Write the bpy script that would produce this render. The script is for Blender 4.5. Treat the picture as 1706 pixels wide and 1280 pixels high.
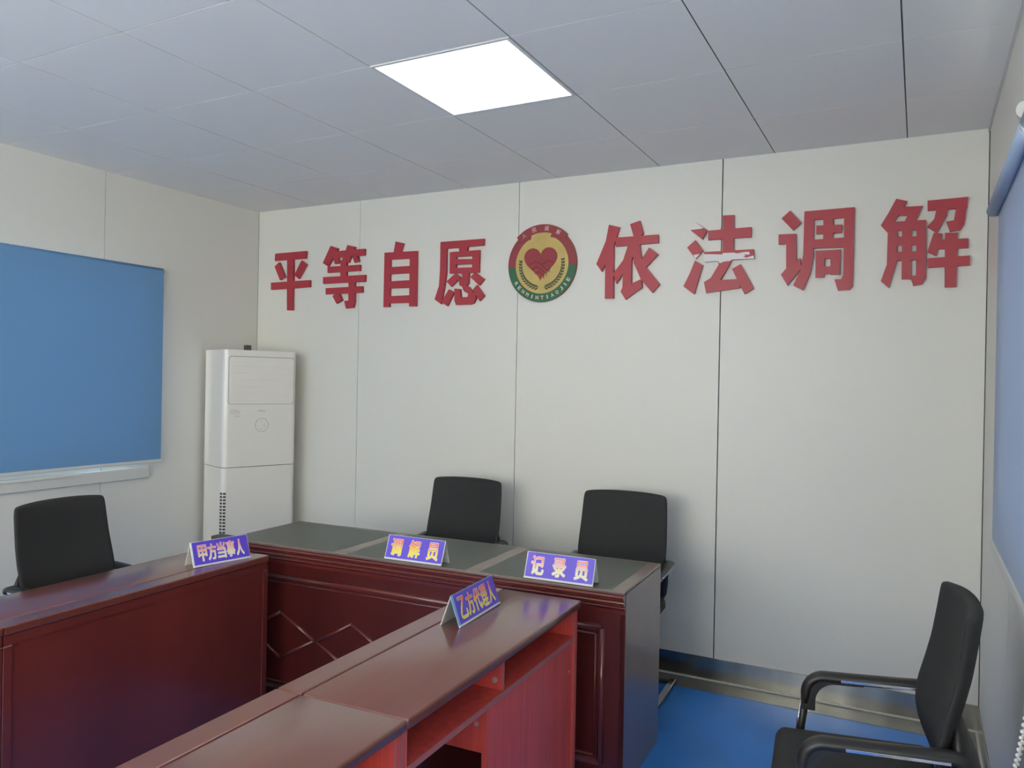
import bpy, bmesh, math, random
from mathutils import Vector, Matrix
random.seed(7)
for o in list(bpy.data.objects):
    bpy.data.objects.remove(o, do_unlink=True)
SC = bpy.context.scene
COL = SC.collection
PI = math.pi

# ------------------------------------------------------------------ camera
cd = bpy.data.cameras.new('camera')
cd.sensor_width = 36.0
cd.lens = 27.372
cd.clip_start = 0.02
cam = bpy.data.objects.new('camera', cd)
COL.objects.link(cam)
_m = Matrix(((0.88594, -0.017554, 0.463468), (0.463426, -0.006621, -0.886111), (0.018623, 0.999824, 0.002269)))
cam.matrix_world = Matrix.Translation((4.270, -4.1135, 1.5466)) @ _m.to_4x4()
SC.camera = cam

# ------------------------------------------------------------------ daylight outside the windows, exposure
w = bpy.data.worlds.new('sky')
w.use_nodes = True
SC.world = w
_nt = w.node_tree                                # pale sky; brighter lower half added as uplight for the ceiling
_tc = _nt.nodes.new('ShaderNodeTexCoord'); _sp = _nt.nodes.new('ShaderNodeSeparateXYZ'); _rp = _nt.nodes.new('ShaderNodeValToRGB')
_mp = _nt.nodes.new('ShaderNodeMapRange'); _mp.inputs['From Min'].default_value = -1; _mp.inputs['From Max'].default_value = 1
_rp.color_ramp.elements[0].position = .49; _rp.color_ramp.elements[0].color = (1.0, .925, .835, 1)
_rp.color_ramp.elements[1].position = .51; _rp.color_ramp.elements[1].color = (.90, .835, .755, 1)
_nt.links.new(_tc.outputs['Generated'], _sp.inputs[0]); _nt.links.new(_sp.outputs['Z'], _mp.inputs['Value'])
_nt.links.new(_mp.outputs['Result'], _rp.inputs['Fac']); _nt.links.new(_rp.outputs['Color'], _nt.nodes['Background'].inputs[0])
_nt.nodes['Background'].inputs[1].default_value = 15.0
SC.view_settings.view_transform = 'Standard'
SC.view_settings.look = 'None'
SC.view_settings.exposure = -0.26
SC.view_settings.gamma = 1.0
SC.view_settings.use_curve_mapping = False
SC.cycles.max_bounces = 8
SC.cycles.diffuse_bounces = 5
SC.cycles.sample_clamp_indirect = 6.0
LAMP = 6.0            # radiance of the LED panels in the ceiling

# ------------------------------------------------------------------ room size
XL, XR, YF, HC = 0.04, 4.535, -6.2, 2.735

# ------------------------------------------------------------------ materials
def srgb(r, g, b):
    f = lambda c: (c/255/12.92) if c/255 <= 0.04045 else ((c/255+0.055)/1.055)**2.4
    return (f(r), f(g), f(b), 1)

def mat(name, col, rough=0.5, metal=0.0, coat=0.0, spec=0.5, noise=None, bump=None, coat_rough=0.08, trans=None):
    m = bpy.data.materials.new(name)
    m.use_nodes = True
    nt = m.node_tree
    b = nt.nodes['Principled BSDF']
    b.inputs['Base Color'].default_value = col
    b.inputs['Roughness'].default_value = rough
    b.inputs['Metallic'].default_value = metal
    b.inputs['Coat Weight'].default_value = coat
    b.inputs['Coat Roughness'].default_value = coat_rough
    b.inputs['Specular IOR Level'].default_value = spec
    tc = nt.nodes.new('ShaderNodeTexCoord')
    if noise:                                   # (scale xyz, darker factor, lighter factor)
        sc, lo, hi = noise
        mp = nt.nodes.new('ShaderNodeMapping'); mp.inputs['Scale'].default_value = sc
        nz = nt.nodes.new('ShaderNodeTexNoise'); nz.inputs['Scale'].default_value = 1.0
        nz.inputs['Detail'].default_value = 5.0
        rp = nt.nodes.new('ShaderNodeValToRGB')
        rp.color_ramp.elements[0].position = 0.3
        rp.color_ramp.elements[1].position = 0.7
        rp.color_ramp.elements[0].color = tuple(c*lo for c in col[:3]) + (1,)
        rp.color_ramp.elements[1].color = tuple(min(1, c*hi) for c in col[:3]) + (1,)
        nt.links.new(tc.outputs['Object'], mp.inputs['Vector'])
        nt.links.new(mp.outputs['Vector'], nz.inputs['Vector'])
        nt.links.new(nz.outputs['Fac'], rp.inputs['Fac'])
        nt.links.new(rp.outputs['Color'], b.inputs['Base Color'])
    if bump:                                    # (scale, strength)
        nz2 = nt.nodes.new('ShaderNodeTexNoise'); nz2.inputs['Scale'].default_value = bump[0]
        bp = nt.nodes.new('ShaderNodeBump'); bp.inputs['Strength'].default_value = bump[1]
        bp.inputs['Distance'].default_value = 0.002
        nt.links.new(tc.outputs['Object'], nz2.inputs['Vector'])
        nt.links.new(nz2.outputs['Fac'], bp.inputs['Height'])
        nt.links.new(bp.outputs['Normal'], b.inputs['Normal'])
    if trans:                                   # cloth that lets daylight through
        t = nt.nodes.new('ShaderNodeBsdfTranslucent'); t.inputs['Color'].default_value = col
        mx = nt.nodes.new('ShaderNodeMixShader'); mx.inputs[0].default_value = trans
        out = nt.nodes['Material Output']
        nt.links.new(b.outputs[0], mx.inputs[1]); nt.links.new(t.outputs[0], mx.inputs[2])
        nt.links.new(mx.outputs[0], out.inputs['Surface'])
    return m

def emit(name, col, s):
    m = bpy.data.materials.new(name); m.use_nodes = True
    nt = m.node_tree
    b = nt.nodes['Principled BSDF']
    b.inputs['Base Color'].default_value = (0.8, 0.8, 0.8, 1)
    b.inputs['Emission Color'].default_value = col
    b.inputs['Emission Strength'].default_value = s
    return m

M = {}
M['wall'] = mat('wall_panel', (0.75, 0.737, 0.690, 1), 0.45, bump=(60, 0.03))
M['ceil'] = mat('ceiling_tile', (0.90, 0.885, 0.85, 1), 0.75, bump=(180, 0.15))
M['seam'] = mat('seam_dark_grey', (0.035, 0.038, 0.036, 1), 0.6)  # dark backing in the joints between wall panels
M['seam2'] = mat('seam_grey', (0.30, 0.30, 0.29, 1), 0.6)
M['grid'] = mat('ceiling_grid', (0.045, 0.047, 0.05, 1), 0.6)
M['trim'] = mat('white_trim', (0.66, 0.665, 0.63, 1), 0.4)
M['steel'] = mat('reflection_streaked_steel', (0.46, 0.45, 0.41, 1), 0.24, metal=1.0, noise=((7, 7, 0.3), 0.7, 1.25))  # vertical streaks in the colour stand for reflections
M['floor'] = mat('blue_floor', (0.026, 0.205, 0.66, 1), 0.32, spec=0.35, noise=((2.5, 2.5, 2.5), 0.85, 1.12))
M['kerb'] = mat('grey_floor_border', (0.145, 0.145, 0.13, 1), 0.25, noise=((3, 3, 3), 0.75, 1.2))
M['glass'] = None
M['wood'] = mat('dark_red_lacquer', (0.135, 0.024, 0.020, 1), 0.28, coat=0.5, noise=((3, 3, 0.5), 0.8, 1.2))
M['woodshade'] = mat('shaded_red_lacquer', (0.075, 0.013, 0.012, 1), 0.26, coat=0.5, noise=((3, 3, 0.5), 0.8, 1.2))  # darker copy of the lacquer: shade between the desks put into the colour
M['moulding'] = mat('red_lacquer_moulding', (0.125, 0.022, 0.018, 1), 0.22, coat=0.6)
M['woodtop'] = mat('red_brown_top', (0.150, 0.036, 0.026, 1), 0.30, coat=1.0, coat_rough=0.20, noise=((1.5, 60, 3), 0.93, 1.07))
M['woodin'] = mat('red_veneer', (0.66, 0.085, 0.070, 1), 0.42, coat=0.2, noise=((40, 40, 2.0), 0.85, 1.15))
M['edge'] = mat('pink_edge_band', (0.42, 0.13, 0.13, 1), 0.35)
M['side'] = mat('dark_brown_lacquer', (0.115, 0.058, 0.050, 1), 0.34, coat=1.0, coat_rough=0.24, noise=((3, 3, 0.5), 0.8, 1.2))
M['band'] = mat('brown_inlay_border', (0.17, 0.115, 0.10, 1), 0.30, coat=0.4, noise=((6, 6, 6), 0.8, 1.2))
M['leather'] = mat('dark_green_grey_leather', (0.060, 0.070, 0.063, 1), 0.38, spec=0.5, bump=(260, 0.12))
M['black'] = mat('black_plastic', (0.018, 0.018, 0.019, 1), 0.38)
M['mesh'] = mat('black_fabric', (0.0165, 0.0175, 0.0195, 1), 0.75, bump=(500, 0.25))
M['chrome'] = mat('chrome', (0.75, 0.76, 0.82, 1), 0.10, metal=1.0)
M['screw'] = mat('zinc_screw', (0.7, 0.65, 0.62, 1), 0.35, metal=0.6)
M['acwhite'] = mat('warm_white_plastic', (0.86, 0.825, 0.77, 1), 0.32, coat=0.2)
M['acdark'] = mat('dark_vent', (0.07, 0.065, 0.06, 1), 0.6)
M['acline'] = mat('grey_line', (0.42, 0.41, 0.38, 1), 0.5)
M['red'] = mat('red_acrylic', (0.40, 0.030, 0.050, 1), 0.38)
M['foam'] = mat('white_foam_core', (0.80, 0.77, 0.77, 1), 0.6)
M['eyellow'] = mat('emblem_yellow', (0.55, 0.40, 0.13, 1), 0.45, noise=((9, 9, 9), 0.88, 1.1))
M['egreen'] = mat('emblem_green', (0.022, 0.12, 0.055, 1), 0.4)
M['ered'] = mat('emblem_red', (0.28, 0.035, 0.045, 1), 0.4)
M['eheart'] = mat('emblem_heart', (0.30, 0.030, 0.042, 1), 0.4)
M['eleaf'] = mat('emblem_leaf', (0.022, 0.065, 0.035, 1), 0.5)
M['etext'] = mat('emblem_pale_text', (0.62, 0.55, 0.45, 1), 0.5)
M['etext2'] = mat('emblem_pink_text', (0.60, 0.36, 0.36, 1), 0.5)
M['eline'] = mat('emblem_hand_line', (0.19, 0.018, 0.028, 1), 0.5)
M['blindL'] = mat('blue_blind_cloth', (0.160, 0.340, 0.60, 1), 0.7, trans=0.12, bump=(700, 0.1))
M['blindR'] = mat('daylit_blue_blind_cloth', (0.40, 0.49, 0.66, 1), 0.6, trans=0.14, bump=(700, 0.1))  # paler than the left cloth: sheen and daylight put into the colour
M['acrylic'] = mat('pale_acrylic', (0.70, 0.73, 0.76, 1), 0.12, coat=0.4)
M['acrylicblue'] = mat('light_blue_acrylic', (0.22, 0.42, 0.72, 1), 0.15, coat=0.4)
M['violet'] = mat('violet_blue_card', (0.105, 0.055, 0.62, 1), 0.35, coat=0.35)
M['card'] = mat('white_card', (0.74, 0.73, 0.68, 1), 0.5)
M['outline'] = mat('white_outline_ink', (0.85, 0.78, 0.80, 1), 0.5)
M['diffuser'] = emit('led_diffuser', (1.0, 0.95, 0.895, 1), LAMP)
M['lampframe'] = mat('white_lamp_frame', (0.8, 0.8, 0.8, 1), 0.4)

def glass():
    m = bpy.data.materials.new('window_glass'); m.use_nodes = True
    nt = m.node_tree
    out = nt.nodes['Material Output']
    nt.nodes.remove(nt.nodes['Principled BSDF'])
    a = nt.nodes.new('ShaderNodeBsdfTransparent'); a.inputs[0].default_value = (0.92, 0.96, 0.95, 1)
    g = nt.nodes.new('ShaderNodeBsdfGlossy'); g.inputs['Roughness'].default_value = 0.02
    mx = nt.nodes.new('ShaderNodeMixShader'); mx.inputs[0].default_value = 0.08
    nt.links.new(a.outputs[0], mx.inputs[1]); nt.links.new(g.outputs[0], mx.inputs[2])
    nt.links.new(mx.outputs[0], out.inputs['Surface'])
    return m
M['glass'] = glass()

def ink(name, top, bot):
    """printed lettering: colour runs from the top of the letters to their foot"""
    m = bpy.data.materials.new(name); m.use_nodes = True
    nt = m.node_tree
    b = nt.nodes['Principled BSDF']; b.inputs['Roughness'].default_value = 0.5
    tc = nt.nodes.new('ShaderNodeTexCoord')
    sp = nt.nodes.new('ShaderNodeSeparateXYZ')
    rp = nt.nodes.new('ShaderNodeValToRGB')
    rp.color_ramp.elements[0].position = 0.30; rp.color_ramp.elements[0].color = bot
    rp.color_ramp.elements[1].position = 0.80; rp.color_ramp.elements[1].color = top
    nt.links.new(tc.outputs['Generated'], sp.inputs[0])
    nt.links.new(sp.outputs['Z'], rp.inputs['Fac'])
    nt.links.new(rp.outputs['Color'], b.inputs['Base Color'])
    return m
M['ink_orange'] = ink('orange_to_yellow_ink', (0.85, 0.20, 0.10, 1), (0.90, 0.75, 0.05, 1))
M['ink_pink'] = ink('pink_to_cream_ink', (0.85, 0.30, 0.28, 1), (0.88, 0.82, 0.55, 1))

# ------------------------------------------------------------------ mesh helpers
class MB:
    """collects shapes into one mesh"""
    def __init__(s):
        s.bm = bmesh.new()
        s.mi = 0
    def _tag(s, faces, smooth=False):
        for f in faces:
            f.material_index = s.mi
            f.smooth = smooth
    def box(s, x0, x1, y0, y1, z0, z1, bev=0.0, seg=2):
        t = bmesh.new()
        bmesh.ops.create_cube(t, size=1.0)
        for v in t.verts:
            v.co = Vector(((x0+x1)/2 + v.co.x*(x1-x0), (y0+y1)/2 + v.co.y*(y1-y0), (z0+z1)/2 + v.co.z*(z1-z0)))
        if bev > 0:
            bmesh.ops.bevel(t, geom=t.edges[:], offset=bev, segments=seg, affect='EDGES', profile=0.5)
        s.merge(t, bev > 0 and seg > 2)
        return s
    def merge(s, t, smooth=False, mtx=None):
        me = bpy.data.meshes.new('tmp')
        if mtx is not None:
            bmesh.ops.transform(t, matrix=mtx, verts=t.verts[:])
        t.to_mesh(me); t.free()
        n = len(s.bm.faces)
        s.bm.from_mesh(me)
        bpy.data.meshes.remove(me)
        s.bm.faces.ensure_lookup_table()
        s._tag(s.bm.faces[n:], smooth)
    def mesh(s, me, mtx):
        t = bmesh.new(); t.from_mesh(me)
        s.merge(t, False, mtx)
        return s
    def prism(s, pts, axis, a, b):
        """polygon given in the two other axes, extruded along axis from a to b"""
        def P(p, c):
            if axis == 'x': return Vector((c, p[0], p[1]))
            if axis == 'y': return Vector((p[0], c, p[1]))
            return Vector((p[0], p[1], c))
        va = [s.bm.verts.new(P(p, a)) for p in pts]
        vb = [s.bm.verts.new(P(p, b)) for p in pts]
        fs = [s.bm.faces.new(va), s.bm.faces.new(vb[::-1])]
        n = len(pts)
        for i in range(n):
            fs.append(s.bm.faces.new((va[i], vb[i], vb[(i+1) % n], va[(i+1) % n])))
        s._tag(fs)
        return s
    def sweep(s, path, rx, ry=None, seg=10, up=(1, 0, 0), caps=True, rfun=None):
        """elliptic tube along a path; rx along the 'up' hint, ry across it"""
        ry = ry or rx
        path = [Vector(p) for p in path]
        rings = []
        n = len(path)
        for i, p in enumerate(path):
            t = (path[min(i+1, n-1)] - path[max(i-1, 0)]).normalized()
            u = Vector(up); u = (u - t*u.dot(t))
            if u.length < 1e-4:
                u = Vector((0, 0, 1)) - t*t.z
            u.normalize(); v = t.cross(u)
            k = rfun(i/(n-1)) if rfun else 1.0
            rings.append([s.bm.verts.new(p + u*(rx*k*math.cos(2*PI*j/seg)) + v*(ry*k*math.sin(2*PI*j/seg))) for j in range(seg)])
        fs = []
        for a, b in zip(rings, rings[1:]):
            for j in range(seg):
                fs.append(s.bm.faces.new((a[j], a[(j+1) % seg], b[(j+1) % seg], b[j])))
        s._tag(fs, True)
        if caps:
            s._tag([s.bm.faces.new(rings[0][::-1]), s.bm.faces.new(rings[-1])])
        return s
    def cyl(s, p, q, r, seg=24):
        d = Vector(q) - Vector(p)
        return s.sweep([p, q], r, r, seg, up=(1, 0, 0) if abs(d.normalized().x) < 0.9 else (0, 1, 0))
    def sphere(s, c, r, u=10, v=6):
        t = bmesh.new()
        bmesh.ops.create_uvsphere(t, u_segments=u, v_segments=v, radius=r)
        s.merge(t, True, Matrix.Translation(c))
        return s
    def grid(s, fn, nu, nv, close=False, smooth=True):
        vs = [[s.bm.verts.new(fn(i/nu, j/nv)) for j in range(nv+1)] for i in range(nu+1)]
        fs = []
        for i in range(nu):
            for j in range(nv):
                fs.append(s.bm.faces.new((vs[i][j], vs[i+1][j], vs[i+1][j+1], vs[i][j+1])))
        s._tag(fs, smooth)
        return s
    def obj(s, name, mats, parent=None, loc=None, rot=None):
        bmesh.ops.recalc_face_normals(s.bm, faces=s.bm.faces[:])
        me = bpy.data.meshes.new(name)
        s.bm.to_mesh(me); s.bm.free()
        if not isinstance(mats, (list, tuple)): mats = [mats]
        for m in mats: me.materials.append(m)
        o = bpy.data.objects.new(name, me)
        COL.objects.link(o)
        if parent: o.parent = parent
        if loc: o.location = loc
        if rot is not None: o.rotation_euler = (0, 0, rot)
        return o

def smoothmod(o, levels=2):
    m = o.modifiers.new('subdivision', 'SUBSURF'); m.levels = levels; m.render_levels = levels
    return o

def tag(o, label, cat, group=None):
    o['label'] = label; o['category'] = cat
    if group: o['group'] = group
    return o

def thing(name, label, cat, loc=(0, 0, 0), rot=0.0, group=None):
    o = bpy.data.objects.new(name, None)
    COL.objects.link(o)
    o.empty_display_size = 0.1
    o.location = loc; o.rotation_euler = (0, 0, rot)
    return tag(o, label, cat, group)

def struct(o):
    o['kind'] = 'structure'
    return o

def text_mesh(body, offset=0.0, extrude=0.0):
    c = bpy.data.curves.new('txt', 'FONT')
    c.body = body; c.size = 1.0; c.offset = offset; c.extrude = extrude; c.resolution_u = 3
    c.align_x = 'CENTER'; c.align_y = 'CENTER'
    o = bpy.data.objects.new('txt', c)
    COL.objects.link(o)
    dg = bpy.context.evaluated_depsgraph_get()
    dg.update()
    me = bpy.data.meshes.new_from_object(o.evaluated_get(dg))
    bpy.data.objects.remove(o, do_unlink=True)
    bpy.data.curves.remove(c)
    return me

def bounds(me):
    xs = [v.co.x for v in me.vertices]; ys = [v.co.y for v in me.vertices]
    return min(xs), max(xs), min(ys), max(ys)

def add_glyph(mb, body, cx, cz, wd, ht, y, depth, shifts=((0, 0),), ang=0.0):
    """one character fitted to a wd x ht box in the x-z plane, facing -y; it is thickened by
    laying copies shifted by a few tenths of a millimetre (metres, in the box's own axes)"""
    me = text_mesh(body, 0.0, 0.5)
    x0, x1, y0, y1 = bounds(me)
    sx, sz = wd/(x1-x0), ht/(y1-y0)
    for k, (dx, dz) in enumerate(shifts):
        mtx = (Matrix.Translation((cx, y, cz)) @ Matrix.Rotation(-ang, 4, 'Y') @
               Matrix.Translation((dx, -.00002*k, dz)) @
               Matrix(((sx, 0, 0, 0), (0, 0, -depth, 0), (0, sz, 0, 0), (0, 0, 0, 1))) @
               Matrix.Translation((-(x0+x1)/2, -(y0+y1)/2, 0)))
        mb.mesh(me, mtx)
    bpy.data.meshes.remove(me)
def disc(r, n=8):
    return [(r*math.cos(2*PI*k/n), r*math.sin(2*PI*k/n)) for k in range(n)]

# ------------------------------------------------------------------ room shell
b = MB()
b.box(XL-.2, XR+.2, YF-.2, .2, -.1, 0)
struct(b.obj('floor', M['floor']))
b = MB()                                        # grey border along the back and right walls, 1.5 mm vinyl
b.box(XL, XR, -.158, 0, 0, .0015)
b.box(XR-.075, XR, YF, -.158, 0, .0015)
b.box(XL, XL+.075, YF, -.158, 0, .0015)
struct(b.obj('trim_1', M['kerb']))

# ceiling: 600 mm tiles with narrow open joints over a dark grid
gx = [XL] + [0.6*i for i in range(1, 8)] + [XR]
gy = [0.0] + [-.5564-.6*i for i in range(10)]
gy = [g for g in gy if g > YF] + [YF]
lamp_cells = [(4, 2), (4, 6), (1, 8)]
b = MB()
for i in range(len(gx)-1):
    for j in range(len(gy)-1):
        if (i, j) in lamp_cells: continue
        g = .0026
        b.box(gx[i]+(g if i else 0), gx[i+1]-(g if i < len(gx)-2 else 0), gy[j+1]+.0024, gy[j]-(.0024 if j else 0), HC, HC+.003)
b.mi = 1
b.box(XL-.2, XR+.2, YF-.2, .2, HC+.003, HC+.05)
struct(b.obj('ceiling', [M['ceil'], M['grid']]))

def ceiling_light(cell, label):
    i, j = cell
    x0, x1, y1, y0 = gx[i], gx[i+1], gy[j], gy[j+1]
    t = thing('ceiling_light', label, 'ceiling light', ((x0+x1)/2, (y0+y1)/2, HC), 0, 'square LED panels in the ceiling')
    h = .298; k = .284
    f = MB()
    f.box(-h, h, -h, -k, -.004, .010); f.box(-h, h, k, h, -.004, .010)
    f.box(-h, -k, -k, k, -.004, .010); f.box(k, h, -k, k, -.004, .010)
    f.obj('frame', M['lampframe'], t)
    d = MB(); d.box(-k, k, -k, k, -.001, .008)
    d.obj('diffuser', M['diffuser'], t)
ceiling_light((4, 2), 'lit square white LED panel set flush in the tiled ceiling above the desks')
ceiling_light((4, 6), 'unseen square LED panel added in the ceiling straight above the photographer')  # added out of view as fill light
ceiling_light((1, 8), 'unseen square LED panel added in the ceiling at the rear left of the room')  # another invented fill lamp, out of view

# walls: 1.2 m sandwich panels butted with visible seams
def panels_x(b, xs, gaps, y0, y1, z0=0.0, z1=HC):
    for k in range(len(xs)-1):
        b.box(xs[k]+gaps[k]/2, xs[k+1]-gaps[k+1]/2, y0, y1, z0, z1)
b = MB()
panels_x(b, [XL, .958, 2.145, 3.340, XR], [.006, .003, .004, .006, .007], 0, .05)
b.mi = 1
b.box(XL-.15, XR+.15, .012, .10, 0, HC)
struct(b.obj('wall_back', [M['wall'], M['seam']]))

def side_wall(name, xin, sgn, seams, holes, gap, seam_mat):
    """xin = inner face; sgn = -1 for the left wall, +1 for the right; hole = (y0, y1, z0, z1)"""
    b = MB()
    xa, xb = sorted((xin, xin+sgn*.05))
    xc, xd = sorted((xin+sgn*.012, xin+sgn*.10))
    ys = sorted(seams)
    def strip(xp, xq, p, q):
        for hy0, hy1, hz0, hz1 in holes:
            a0, a1 = max(p, hy0), min(q, hy1)
            if a1 > a0:
                if p < a0: strip(xp, xq, p, a0)
                if a1 < q: strip(xp, xq, a1, q)
                b.box(xp, xq, a0, a1, 0, hz0); b.box(xp, xq, a0, a1, hz1, HC)
                return
        b.box(xp, xq, p, q, 0, HC)
    for k in range(len(ys)-1):
        strip(xa, xb, ys[k]+gap/2, 0.0 if k == len(ys)-2 else ys[k+1]-gap/2)
    b.mi = 1
    strip(xc, xd, YF-.1, .05)
    return struct(b.obj(name, [M['wall'], seam_mat]))
LW = (-2.60, -.92, 1.06, 2.14)
RW = (-3.30, -1.06, 1.06, 2.14)
RW_ADDED = (-5.90, -4.20, .95, 2.25)                  # unseen window added behind the photographer to light the left side
side_wall('wall_left', XL, -1, [YF, -4.79, -3.59, -2.39, -1.192, 0], [LW], .0035, M['seam2'])
side_wall('wall_right', XR, 1, [YF, -5.92, -4.74, -3.55, -2.36, -1.165, 0], [RW, RW_ADDED], .0035, M['seam2'])
RH = (0.7, 3.9, .95, 2.35)                       # wide unseen window added in the rear wall to let in daylight
b = MB()
b.box(XL-.1, RH[0], YF-.1, YF, 0, HC); b.box(RH[1], XR+.1, YF-.1, YF, 0, HC)
b.box(RH[0], RH[1], YF-.1, YF, 0, RH[2]); b.box(RH[0], RH[1], YF-.1, YF, RH[3], HC)
struct(b.obj('wall_rear', M['wall']))

def window_x(name, xin, sgn, hole):
    y0, y1, z0, z1 = hole
    xa, xb = sorted((xin+sgn*.012, xin+sgn*.06))
    f = MB(); t = .05
    ym = (y0+y1)/2
    f.box(xa, xb, y0, y1, z0, z0+t); f.box(xa, xb, y0, y1, z1-t, z1)
    for p, q in ((y0, y0+t), (y1-t, y1), (ym-t/2, ym+t/2)):
        f.box(xa, xb, p, q, z0+t, z1-t)
    o = struct(f.obj(name, M['trim']))
    xm = (xa+xb)/2
    for p, q in ((y0+t, ym-t/2), (ym+t/2, y1-t)):
        g = MB(); g.box(xm-.003, xm+.003, p, q, z0+t, z1-t)
        g.obj('pane', M['glass'], o)
window_x('window_1', XL, -1, LW)
window_x('window_2', XR, 1, RW)
window_x('window_added_right', XR, 1, RW_ADDED)
f = MB()
x0, x1, z0, z1 = RH
f.box(x0, x1, YF-.07, YF-.02, z0, z0+.05); f.box(x0, x1, YF-.07, YF-.02, z1-.05, z1)
for c in (x0+.025, (x0*2+x1)/3, (x0+2*x1)/3, x1-.025):
    f.box(c-.025, c+.025, YF-.07, YF-.02, z0+.05, z1-.05)
wo = struct(f.obj('window_added_rear', M['trim']))
for c, d in ((x0+.05, (x0*2+x1)/3-.025), ((x0*2+x1)/3+.025, (x0+2*x1)/3-.025), ((x0+2*x1)/3+.025, x1-.05)):
    g = MB(); g.box(c, d, YF-.048, YF-.042, z0+.05, z1-.05); g.obj('pane', M['glass'], wo)

# polished steel skirting
def skirting(name, x0, x1, y0, y1):
    b = MB(); b.box(x0, x1, y0, y1, 0, .121, .001, 1)
    struct(b.obj(name, M['steel']))
skirting('baseboard_back', XL, XR, -.006, 0)
skirting('baseboard_left', XL, XL+.006, YF, -.006)
skirting('baseboard_right', XR-.006, XR, YF, -.006)
b = MB()                                        # white strip standing in for the highlight where floor and skirting meet
b.box(XL+.006, XR-.006, -.014, -.006, 0, .008); b.box(XR-.014, XR-.006, YF, -.014, 0, .008)
struct(b.obj('trim_2', M['trim']))
b = MB()                                        # white cover strips: ceiling edge and both front corners
b.box(XR-.010, XR, YF, 0, HC-.012, HC)
struct(b.obj('trim_3', M['trim']))
b = MB()                                        # shallow sill boards below the two windows
b.box(XL, XL+.022, -3.2, -.885, .916, .984, .002, 1)
b.box(XL, XL+.030, -3.2, -1.33, .968, .984, .001, 1)
struct(b.obj('trim_4', M['trim']))
b = MB()
b.box(XR-.012, XR, -3.6, -.62, .935, .975, .002, 1)
struct(b.obj('trim_5', M['trim']))

# ------------------------------------------------------------------ roller blinds
def roller_blind(name_label, x, y0, y1, z0, z1, r, wall_side, cloth, front, group):
    """cloth hangs at x; the roll sits on the room side (front=False) or on the wall side of it"""
    t = thing('roller_blind', name_label, 'roller blind', (x, (y0+y1)/2, z0), 0, group)
    h = (y1-y0)/2; H = z1-z0
    c = MB(); c.box(-.0008, .0008, -h, h, .012, H)
    c.obj('cloth', cloth, t)
    rx = r*(wall_side if front else -wall_side)
    rl = MB(); rl.cyl((rx, -h, H), (rx, h, H), r, 28)
    rl.obj('roll', cloth, t)
    bb = MB(); bb.box(-.006, .006, -h, h, 0, .018, .003, 2)
    bb.obj('bottom_bar', M['trim'], t)
    for s in (-1, 1):
        e = MB()
        e.cyl((rx, s*h, H), (rx, s*(h+.012), H), r*.75, 20)
        e.box(min(rx, wall_side*.03)-.004, max(rx, wall_side*.03)+.004, min(s*(h+.004), s*(h+.010)), max(s*(h+.004), s*(h+.010)), H-.018, H+.018, .002, 1)
        e.obj('bracket', M['trim'], t)
    return t, rx, h, H
roller_blind('plain blue roller blind lowered over the window on the left wall', XL+.045, -2.72, -.822, 1.010, 2.200, .016, -1, M['blindL'], True, 'blue roller blinds')
t, rx, h, H = roller_blind('daylight-pale blue roller blind on the right wall, the one nearest the room corner', 4.507, -1.900, -.905, 1.010, 2.180, .019, 1, M['blindR'], False, 'blue roller blinds')
wk = MB(); wk.cyl((rx-.004, -h+.006, H+.040), (rx-.004, -h-.012, H+.040), .021, 24); wk.obj('chain_wheel', M['trim'], t)
t, rx, h, H = roller_blind('daylight-pale blue roller blind on the right wall beside the photographer', 4.507, -3.30, -1.945, 1.010, 2.180, .019, 1, M['blindR'], False, 'blue roller blinds')
ch = MB()
for k in range(150):                            # bead chain loop hanging beside the window, swung towards the corner
    q = .88*(k if k < 75 else 149-k)/74
    p = (-.017 if k < 75 else -.023, -2.459+1.04*q**3-(0 if k < 75 else .012), 2.12-1.82*q)
    ch.sphere((p[0], p[1]+2.6225, p[2]-1.010), .0050, 8, 5)
ch.obj('bead_chain', M['card'], t)

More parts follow.
